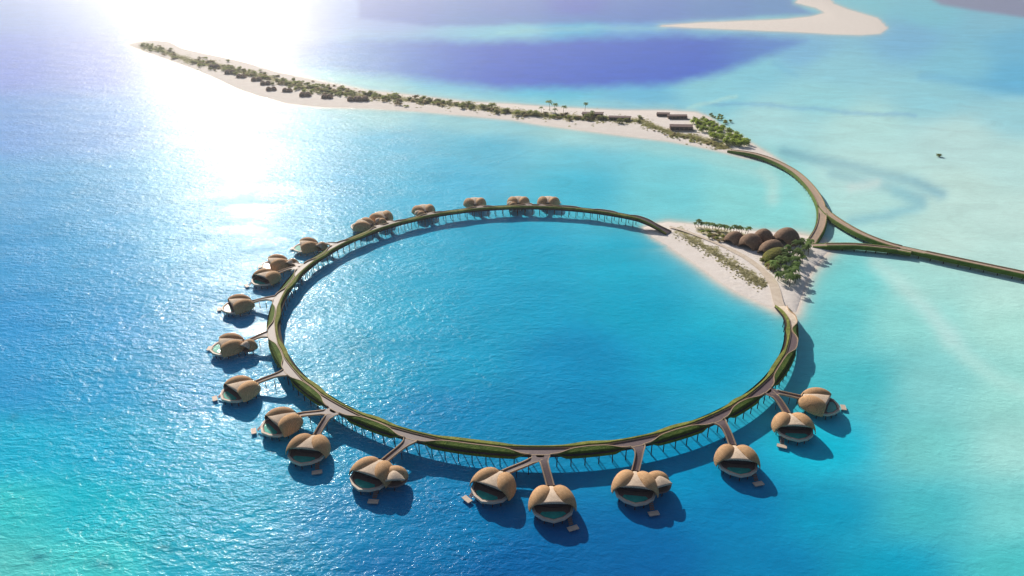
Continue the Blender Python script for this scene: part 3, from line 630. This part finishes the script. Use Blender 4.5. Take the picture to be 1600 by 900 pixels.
# ------------------------------------------------------------------ bridges to the east
def smooth_line(pts, n):
    P = [Vector(p) for p in pts]; out = []
    P = [P[0] * 2 - P[1]] + P + [P[-1] * 2 - P[-2]]
    for i in range(1, len(P) - 2):
        for k in range(n):
            t = k / n; a, b, c, d = P[i - 1:i + 3]
            out.append(.5 * ((2 * b) + (c - a) * t + (2 * a - 5 * b + 4 * c - d) * t * t + (3 * b - a - 3 * c + d) * t ** 3))
    out.append(P[-2]); return out
JUNC = [at(1289, 328, 3.6), at(1271, 377, 3.6), at(1424, 393, 3.6)]
def bridge(label, pts, w0, green, ends=(1, 1), z0=3.6):
    L = smooth_line([at(x, y, z0) for x, y in pts], 14); O = Vector((L[0].x, L[0].y, 0))
    t = thing('causeway_bridge', label, 'bridge', O)
    rows = {k: [] for k in ('path', 'g1', 'g2', 't1', 't2', 'slab')}
    ln = [0]
    for a, b in zip(L, L[1:]): ln.append(ln[-1] + (b - a).length)
    for i, q in enumerate(L):
        tg = (L[min(i + 1, len(L) - 1)] - L[max(i - 1, 0)]).normalized(); nn = Vector((-tg.y, tg.x, 0)); p = q - O
        z = z0
        for e, dd in ((ends[0], ln[i]), (ends[1], ln[-1] - ln[i])):
            if e == 0: z -= (z0 - 1.4) * max(0, 1 - dd / 26) ** 1.3
        P = lambda o, h: (p.x + nn.x * o, p.y + nn.y * o, h)
        h = w0 / 2; kh = .5 if min((q - J).length for J in JUNC) > 7.5 else -.03
        rows['path'].append([P(-h, z), P(h, z)])
        for nm, sg in (('g1', 1), ('g2', -1)):
            rows[nm].append([P(sg * (h + .3), z + .1), P(sg * (h + .6), z + max(kh - .05, 0)), P(sg * (h + green), z + max(kh - .2, -.05)), P(sg * (h + green + .4), z - 1.9)])
        for nm, sg in (('t1', 1), ('t2', -1)):
            rows[nm].append([P(sg * h, z), P(sg * h, z + kh), P(sg * (h + .32), z + kh), P(sg * (h + .32), z + .0)])
        rows['slab'].append([P(-h - green - .3, z - .9), P(-h, z - 1.8), P(h, z - 1.8), P(h + green + .3, z - .9)])
    for nm, part, m in (('path', 'road_surface', M_PATHL), ('g1', 'edge_planting', M_GREEN_D), ('g2', 'edge_planting', M_GREEN_D), ('t1', 'kerb', M_TRIM), ('t2', 'kerb', M_TRIM), ('slab', 'deck_slab', M_WALL)):
        bm = bmesh.new(); strips(bm, rows[nm]); bm_obj(part, bm, m, t)
    nxt = 10; n = 0
    for i, q in enumerate(L):
        if ln[i] >= nxt and ln[-1] - ln[i] > 8:
            nxt += 6.5
            tg = (L[min(i + 1, len(L) - 1)] - L[max(i - 1, 0)]).normalized(); nn = Vector((-tg.y, tg.x, 0))
            for sg in (-1, 1):
                p = q - O + nn * sg * (w0 / 2 + green * .5); bm = bmesh.new()
                tube(bm, [(p.x, p.y, -1.5), (p.x, p.y, z0 - 1.6)], [.22, .22], 6); n += 1
                if n <= 100: bm_obj('post', bm, M_STILT, t)
                else: bm.free()
    return t
bridge('curved bridge sweeping from the long island hedge round to the palm island', [(1140, 231), (1170, 238), (1205, 249), (1240, 267), (1266, 291), (1281, 315), (1285, 335), (1281, 356), (1268, 375)], 4.4, .9, (0, 0))
bridge('long straight bridge leaving the curved bridge toward the open lagoon', [(1284, 322), (1300, 338), (1340, 362), (1385, 380), (1430, 391), (1500, 406), (1600, 427), (1720, 453), (1900, 494)], 4.0, 1.1, (1, 1), 3.65)
bridge('lower bridge from the palm island joining the long straight bridge at a sharp angle', [(1270, 378), (1300, 380), (1350, 383.5), (1400, 389), (1424, 393)], 2.6, 1.5, (0, 1), 3.55)

# ------------------------------------------------------------------ vegetation prototypes
def palm_proto(h, seed, fr=13, ln=3.0):
    rnd = random.Random(seed)
    t = thing('palm_tree', 'palm', 'palm tree')
    lean = rnd.uniform(-.6, .6); lx = rnd.uniform(-.6, .6)
    pts = [(lx * s * s, lean * s * s, h * s) for s in (0, .3, .6, .85, 1)]
    bm = bmesh.new(); tube(bm, pts, [.22, .17, .14, .13, .15], 6); bm_obj('trunk', bm, M_BARK, t)
    bm = bmesh.new(); top = Vector(pts[-1])
    for k in range(fr):
        a = 2 * math.pi * k / fr + rnd.uniform(-.2, .2); el = rnd.uniform(.1, 1.1); l = ln * rnd.uniform(.8, 1.1)
        d = Vector((math.cos(a), math.sin(a), 0)); side = Vector((-d.y, d.x, 0)); prev = None
        for s in range(6):
            u = s / 5; p = top + d * l * u * math.cos(el * .5) + Vector((0, 0, l * (math.sin(el) * u - 1.0 * u * u)))
            ww = (.12 + .55 * math.sin(math.pi * min(1, u * .9 + .12)))* (1 if s < 5 else .2)
            r = [bm.verts.new(p + side * ww - Vector((0, 0, .35 * ww))), bm.verts.new(p), bm.verts.new(p - side * ww - Vector((0, 0, .35 * ww)))]
            if prev:
                for q in range(2): bm.faces.new((prev[q], prev[q + 1], r[q + 1], r[q]))
            prev = r
    up_faces(bm); foliage_normals(bm_obj('crown', bm, M_FROND, t), (0, 0, h - 2)); return t
def foliage_normals(o, c=(0, 0, 0), out=.45):
    me = o.data; c = Vector(c)
    ns = []
    for p in me.polygons:
        d = (p.center - c); d = d.normalized() if d.length > 1e-4 else Vector((0, 0, 1))
        n_ = (Vector((0, 0, 1)) + d * out).normalized()
        ns += [n_] * p.loop_total
    for p in me.polygons: p.use_smooth = True
    me.normals_split_custom_set(ns)
    return o
def up_faces(bm):
    bm.normal_update()
    f = [q for q in bm.faces if q.normal.z < 0]
    bmesh.ops.reverse_faces(bm, faces=f)
def leaf_cloud(bm, c, rad, n, size, rnd):
    for _ in range(n):
        v = Vector((rnd.gauss(0, 1), rnd.gauss(0, 1), rnd.gauss(0, 1))).normalized() * (rnd.random() ** .4)
        p = Vector((c[0] + v.x * rad[0], c[1] + v.y * rad[1], c[2] + v.z * rad[2]))
        if p.z < .05: p.z = .05
        x = Vector((rnd.gauss(0, 1), rnd.gauss(0, 1), rnd.gauss(0, .45))).normalized(); y = Vector((-x.y, x.x, rnd.gauss(0, .5))).normalized(); s = size * rnd.uniform(.6, 1.3)
        bm.faces.new([bm.verts.new(p + x * s), bm.verts.new(p + y * s * .7), bm.verts.new(p - x * s), bm.verts.new(p - y * s * .7)])
def bush_proto(name, seed, r, h, m, lobes, n, size, trunk=True):
    rnd = random.Random(seed); t = thing(name, name, 'shrub')
    bm = bmesh.new()
    for _ in range(lobes):
        a = rnd.uniform(0, 6.28); d = rnd.uniform(.1, .6) * r
        leaf_cloud(bm, (d * math.cos(a), d * math.sin(a), h * rnd.uniform(.45, .72)), (r * rnd.uniform(.4, .62), r * rnd.uniform(.4, .62), h * rnd.uniform(.28, .42)), n // lobes, size, rnd)
    up_faces(bm); foliage_normals(bm_obj('crown', bm, m, t), (0, 0, h * .3))
    if trunk:
        bm = bmesh.new()
        for k in range(3):
            a = 2.1 * k; tube(bm, [(0, 0, -.1), (.25 * r * math.cos(a), .25 * r * math.sin(a), h * .55)], [.12, .05], 5)
        bm_obj('trunk', bm, M_BARK, t)
    return t
def scatter(protos, items, label, cat, group, zf, flat=1.0):
    """items: list of (px, py, scale). the first use of each proto moves it, later ones copy it"""
    for i, (x, y, s) in enumerate(items):
        pr = protos[i % len(protos)]
        o = pr if i < len(protos) else copy_tree(pr)
        z = zf(x, y); p = at(x, y, z)
        o.location = (p.x, p.y, z - .05); o.rotation_euler = (0, 0, random.uniform(0, 6.28)); o.scale = (s, s, s * random.uniform(.85, 1.15) * flat)
        tag(o, label, cat, group)
def in_poly(poly, n, gap, rnd=random):
    P = np.array(poly); out = []; tries = 0
    while len(out) < n and tries < 6000:
        tries += 1
        x = rnd.uniform(P[:, 0].min(), P[:, 0].max()); y = rnd.uniform(P[:, 1].min(), P[:, 1].max())
        if sdf(np.array([x]), np.array([y]), poly)[0] > 0 and all(math.hypot((x - a), (y - b) * 1.6) > gap for a, b in out): out.append((x, y))
    return out
zt = lambda x, y: ground_z(x, y)
zl = lambda x, y: ground_z(x, y, LONG, .12, 1.6)

# palms on the triangle island
g = [(x, y, random.uniform(.85, 1.15)) for x, y in in_poly(TRI_GROVE, 38, 5.8)]
scatter([palm_proto(5.2, 1), palm_proto(6.0, 2), palm_proto(4.6, 3)], g, 'small palm tree in the grove east of the brown shell pavilion', 'palm tree', 'palms in the grove beside the pavilion', zt)
nrow = [(1086 + i * 4.6 + random.uniform(-1, 1), 355 + i * .62 + random.uniform(-1.2, 1.2), random.uniform(.7, .95)) for i in range(19)]
scatter([palm_proto(4.8, 4), palm_proto(5.4, 5)], nrow, 'small palm tree in the row along the north shore of the triangular beach', 'palm tree', 'palms along the north shore', zt)
nb = [(x, y, random.uniform(.7, 1.1)) for x, y in in_poly([(1095, 364), (1120, 362), (1135, 372), (1128, 380), (1106, 372)], 16, 4)]
scatter([bush_proto('shrub', 11, 2.2, 2.4, M_LEAF, 4, 220, .32), bush_proto('shrub', 12, 2.0, 2.0, M_LEAF2, 4, 200, .32)], nb, 'leafy shrub between the north palm row and the smallest pavilion shell', 'shrub', 'shrubs behind the palm row', zt)
gb = [(x, y, random.uniform(.8, 1.3)) for x, y in in_poly([(1186, 408), (1205, 402), (1228, 394), (1238, 390), (1225, 408), (1210, 424), (1202, 424)], 26, 3.6)]
scatter([bush_proto('shrub', 13, 2.4, 3.0, M_LEAF, 5, 260, .34), bush_proto('shrub', 14, 2.2, 2.6, M_LEAF2, 4, 230, .34)], gb, 'olive green shrub at the foot of the planted pavilion roof', 'shrub', 'shrubs below the pavilion', zt)
# coastal scrub band along the beach path
bm = bmesh.new(); rnd = random.Random(5)
for _ in range(1500):
    k = rnd.randrange(len(TRI_SCRUB) - 1); u = rnd.random(); a = TRI_SCRUB[k]; b = TRI_SCRUB[k + 1]
    wv = 1 + .7 * math.sin(k * 2.1 + u * 9); x = a[0] + (b[0] - a[0]) * u + rnd.gauss(0, 4.0) * wv; y = a[1] + (b[1] - a[1]) * u + rnd.gauss(0, 3.2) * wv; p = at(x, y, zt(x, y))
    for q in range(3):
        an = rnd.uniform(0, 6.28); h = rnd.uniform(.02, .22); s = rnd.uniform(.25, .55); dx, dy = math.cos(an) * s, math.sin(an) * s
        bm.faces.new([bm.verts.new((p.x - dx, p.y - dy, p.z - .05)), bm.verts.new((p.x + dx, p.y + dy, p.z - .05)), bm.verts.new((p.x + dx - dy * 1.2, p.y + dy + dx * 1.2, p.z + h)), bm.verts.new((p.x - dx - dy * 1.2, p.y - dy + dx * 1.2, p.z + h * .9))])
up_faces(bm); o = foliage_normals(bm_obj('dune_grass', bm, M_SCRUB), out=0); o['kind'] = 'stuff'; tag(o, 'pale olive dune grass along the beach path of the triangular island', 'dune grass')
# sandy path linking the two ends of the boardwalk
pp = smooth_line([rp(A0 - .012, 0, 1.4), rp(A0 + .03, 0, 1.4)] + [at(x, y, 1.4) for x, y in [(1208, 443), (1193, 424), (1172, 407), (1150, 394), (1122, 381), (1095, 370), (1068, 360), (1046, 354)]], 10)
zq = lambda i: 1.46
bm = bmesh.new(); rows = []
for i, q in enumerate(pp):
    tg = (pp[min(i + 1, len(pp) - 1)] - pp[max(i - 1, 0)]).normalized(); nn = Vector((-tg.y, tg.x, 0)) * (2.6 if i < len(pp) * .3 else 2.0 if i < len(pp) * .6 else 1.4)
    rows.append([(q.x - nn.x, q.y - nn.y, zq(i)), (q.x + nn.x, q.y + nn.y, zq(i))])
strips(bm, rows); o = bm_obj('beach_path', bm, MATS['path_sand']); o['kind'] = 'structure'

# ------------------------------------------------------------------ pavilion of shells
pv = thing('beach_pavilion', 'beach pavilion of overlapping brown shell roofs with one planted green roof', 'pavilion', at(1195, 392))
def pav_shell(name, c, tip, ln, wd, h, m):
    p = at(c[0], c[1], 1.2); q = at(tip[0], tip[1], 1.2); d = q - p; yaw = math.atan2(d.y, d.x) - math.pi / 2
    cuts = [((0, 0, -.3), (0, 0, -1)), ((0, ln * .86, h * .3), (0, .93, -.36))]
    bm = ellipsoid_lobe((0, 0, 0), (wd, ln, h), 0, cuts)
    for v in bm.verts:   # ridge along the spine
        v.co.z += .03 * h * max(0, 1 - abs(v.co.x) / (wd * .5))
    bm.transform(Matrix.Translation(p - pv.location) @ Matrix.Rotation(yaw, 4, 'Z'))
    o = thick(bm_obj(name, bm, m, pv, True), .45); o.data.materials.append(M_TRIM); o.modifiers[0].material_offset_rim = 2
    return o
pav_shell('roof_shell', (1147, 377), (1132, 384), 7.5, 6.0, 6.2, M_THATCH)
pav_shell('roof_shell', (1172, 384), (1155, 394), 8.5, 7.4, 7.5, M_THATCH)
pav_shell('roof_shell', (1192, 375), (1180, 382), 6.5, 6.4, 7.2, M_THATCH)
pav_shell('roof_shell', (1228, 377), (1212, 386), 9.0, 8.0, 8.6, M_THATCH)
pav_shell('roof_shell', (1204, 393), (1186, 402), 10.5, 6.6, 7.0, M_THATCH)
pav_shell('planted_roof', (1212, 403), (1196, 416), 11.0, 7.2, 5.6, M_PLANTROOF)
# ------------------------------------------------------------------ long island planting, huts and buildings
items = []
for k in range(len(VEG_LINE) - 1):
    a, b = VEG_LINE[k], VEG_LINE[k + 1]
    L = math.hypot(b[0] - a[0], b[1] - a[1]); x_ = a[0]
    if 268 < x_ < 290: continue
    sp = 6.0 if x_ < 640 else 3.5; dens = .36 if x_ < 700 else .22
    for _ in range(int(L * sp * dens * 1.35)):
        u = random.random()
        items.append((a[0] + (b[0] - a[0]) * u + random.gauss(0, 2), a[1] + (b[1] - a[1]) * u + random.gauss(0, 1) * sp * .62, random.uniform(.75, 1.5)))
random.shuffle(items)
LP = np.array(LONG)
items = [it for it in items if sdf(np.array([it[0]]), np.array([it[1]]), LONG)[0] > 2.0][:420]
nA = [it for i, it in enumerate(items) if i % 3 != 2]; nB = [it for i, it in enumerate(items) if i % 3 == 2]
scatter([bush_proto('broad_tree', 21, 3.6, 4.4, M_LEAF, 6, 320, .5), bush_proto('broad_tree', 22, 3.0, 3.8, M_LEAF, 5, 280, .5), bush_proto('broad_tree', 23, 3.2, 3.2, M_LEAF2, 5, 260, .5)], nA, 'low leafy tree in the green belt of the long sand island', 'tree', 'trees of the long island', zl, .72)
scatter([bush_proto('shrub', 24, 2.6, 2.0, M_LEAF2, 4, 200, .45), bush_proto('shrub', 25, 3.0, 2.2, M_LEAF, 4, 220, .45)], nB, 'low spreading shrub among the trees of the long sand island', 'shrub', 'shrubs of the long island', zl)
pl = [(859, 173, 1.5), (866, 176, 1.2), (880, 178, 1.2), (914, 173, 1.1), (868, 180, 1.1), (846, 178, .9), (925, 184, 1.0)]
scatter([palm_proto(7, 31, 14, 3.6)], pl, 'lone palm tree on the bare sand in the middle of the long island', 'palm tree', 'palms on the bare sand', zl)
# mangrove hedge
HED = [(1080, 190), (1092, 186), (1108, 192), (1130, 203), (1150, 212), (1168, 226), (1160, 232), (1138, 229), (1112, 216), (1090, 203)]
hd = [(x, y, random.uniform(.9, 1.25)) for x, y in in_poly(HED, 46, 4.3)]
scatter([bush_proto('mangrove', 41, 3.8, 5.0, M_MANG, 6, 420, .5), bush_proto('mangrove', 42, 3.4, 4.4, M_MANG, 5, 380, .5)], hd, 'bright green mangrove in the dense hedge at the bridge end of the long island', 'mangrove', 'mangroves of the dense hedge', zl)
hd2 = [(x, y, random.uniform(.6, .9)) for x, y in in_poly([(1105, 180), (1122, 179), (1134, 187), (1147, 192), (1138, 196), (1120, 188)], 11, 3.6)]
scatter([bush_proto('mangrove', 43, 3.4, 3.6, M_LEAF, 5, 300, .5)], hd2, 'dark green mangrove standing in the shallows behind the dense hedge', 'mangrove', 'mangroves in the shallows', lambda x, y: 0.0)
sw = [(x, y, random.uniform(.5, .8)) for x, y in in_poly([(1010, 201), (1050, 208), (1100, 220), (1140, 231), (1110, 229), (1060, 219)], 26, 4.5)]
scatter([bush_proto('shrub', 44, 2.8, 1.8, M_LEAF2, 4, 200, .4), bush_proto('shrub', 45, 2.6, 1.7, M_LEAF, 4, 200, .4)], sw, 'low shrub on the lagoon-side beach below the flat-roofed buildings', 'shrub', 'shrubs below the flat-roofed buildings', zl)

bm = bmesh.new(); rnd = random.Random(9); LV = VEG_LINE + [(1050, 209), (1090, 217), (1135, 231)]
for _ in range(7000):
    k = rnd.randrange(len(LV) - 1); u = rnd.random(); a = LV[k]; b = LV[k + 1]; wv = .6 + .5 * math.sin(k * 1.7 + u * 6)
    x = a[0] + (b[0] - a[0]) * u + rnd.gauss(0, 3); y = a[1] + (b[1] - a[1]) * u + rnd.gauss(0, 3.9) * wv; p = at(x, y, zl(x, y))
    an = rnd.uniform(0, 6.28); h = rnd.uniform(.1, .6); s = rnd.uniform(.6, 1.5); dx, dy = math.cos(an) * s, math.sin(an) * s
    bm.faces.new([bm.verts.new((p.x - dx, p.y - dy, p.z + .03)), bm.verts.new((p.x + dx, p.y + dy, p.z + .03)), bm.verts.new((p.x + dx - dy * 1.2, p.y + dy + dx * 1.2, p.z + h)), bm.verts.new((p.x - dx - dy * 1.2, p.y - dy + dx * 1.2, p.z + h * .8))])
up_faces(bm); o = bm_obj('ground_cover', bm, leafy(mat('creeper', (0.28, 0.30, 0.08), .9, col2=(0.52, 0.48, 0.20), scale=.08))); foliage_normals(o, out=0); o['kind'] = 'stuff'; tag(o, 'pale yellow-green creeper covering the sand under the long island trees', 'ground cover')
HUTS = [(335, 106), (360, 115), (377, 121), (401, 126), (415, 132), (424, 141), (449, 143), (477, 150), (511, 153), (552, 157), (566, 157)]
def hut_proto():
    t = thing('beach_hut', 'hut', 'hut')
    for s in (-1, 1):
        cuts = [((0, 0, 0), (0, 0, -1)), ((0, 2.9, 2), (0, .95, -.25))]
        thick(bm_obj('roof_shell', ellipsoid_lobe((s * 3.2, 0, 0), (3.9, 4.8, 5.0), s * R(15), cuts), M_HUT, t, True))
    bm = bmesh.new(); strips(bm, [[(x, 1.5, .1), (x, 1.4, 3.2)] for x in (-5, 0, 5)]); bm_obj('glass_front', bm, M_GLASS, t)
    bm = bmesh.new(); prism(bm, [(-6, -2), (6, -2), (6, 6), (-6, 6)], -.2, .3); bm_obj('terrace', bm, M_TERR, t)
    return t
hp = hut_proto()
for i, (x, y) in enumerate(HUTS):
    o = hp if i == 0 else copy_tree(hp)
    z = zl(x, y); p = at(x, y, z); o.location = (p.x, p.y, z)
    s = random.uniform(.85, 1.1); o.scale = (s, s, s); o.rotation_euler = (0, 0, math.pi + random.uniform(-.3, .3))
    tag(o, 'brown shell-roofed hut on the lagoon-side edge of the long island trees', 'hut', 'beach huts on the long island')
BLD = [((1036, 181), 15, 7, 2.6, 'smallest dark flat-roofed building, set back behind the others on the long island'), ((1058, 185), 22, 7, 3.0, 'long dark flat-roofed building in the middle of the three on the long island'),
       ((1064, 202), 24, 10, 3.4, 'largest brown flat-roofed building, beside the bright mangrove hedge'), ((926, 181), 24, 8, 2.8, 'brown low-roofed lodge among shrubs near the lone palms'), ((968, 187), 24, 7, 2.8, 'brown low-roofed lodge half hidden by shrubs, between the palms and flat-roofed buildings')]
for (x, y), bw, bd, bh, lab in BLD:
    z = zl(x, y); p = at(x, y, z); t = thing('island_building', lab, 'building', p, random.uniform(-.15, .05))
    bm = bmesh.new(); box(bm, (0, 0, bh / 2 - .3), (bw * .88, bd * .8, bh)); bm_obj('wall', bm, M_WALL, t)
    bm = bmesh.new(); prism(bm, [(-bw / 2, -bd / 2), (bw / 2 - 2, -bd / 2 - .8), (bw / 2, bd / 2), (-bw / 2 + 1.5, bd / 2 + .8)], bh - .25, bh + .35); bm_obj('roof', bm, M_ROOFD, t)
    bm = bmesh.new(); box(bm, (bw * .1, -bd / 2 - 1.5, .25), (bw * .8, 4, .3)); bm_obj('terrace', bm, M_PATHL, t)
    for k in range(5):
        bm = bmesh.new(); box(bm, (-bw * .36 + k * bw * .18, -bd * .4 - .03, bh * .45), (bw * .13, .06, bh * .6)); bm_obj('window', bm, M_GLASS, t)
    for k in (-1, 1):
        bm = bmesh.new(); tube(bm, [(k * bw * .45, -bd / 2 - .2, -.4), (k * bw * .45, -bd / 2 - .2, bh - .25)], [.15, .15], 6); bm_obj('column', bm, M_BARK, t)
# lone mangrove clump in the eastern shallows
mg = bush_proto('mangrove', 51, 4.0, 3.0, M_LEAF, 5, 300, .5); p = at(1467, 245); mg.location = p; mg.scale = (1.1, .8, .9)
tag(mg, 'lone dark mangrove clump in the pale shallows east of the bridges', 'mangrove')
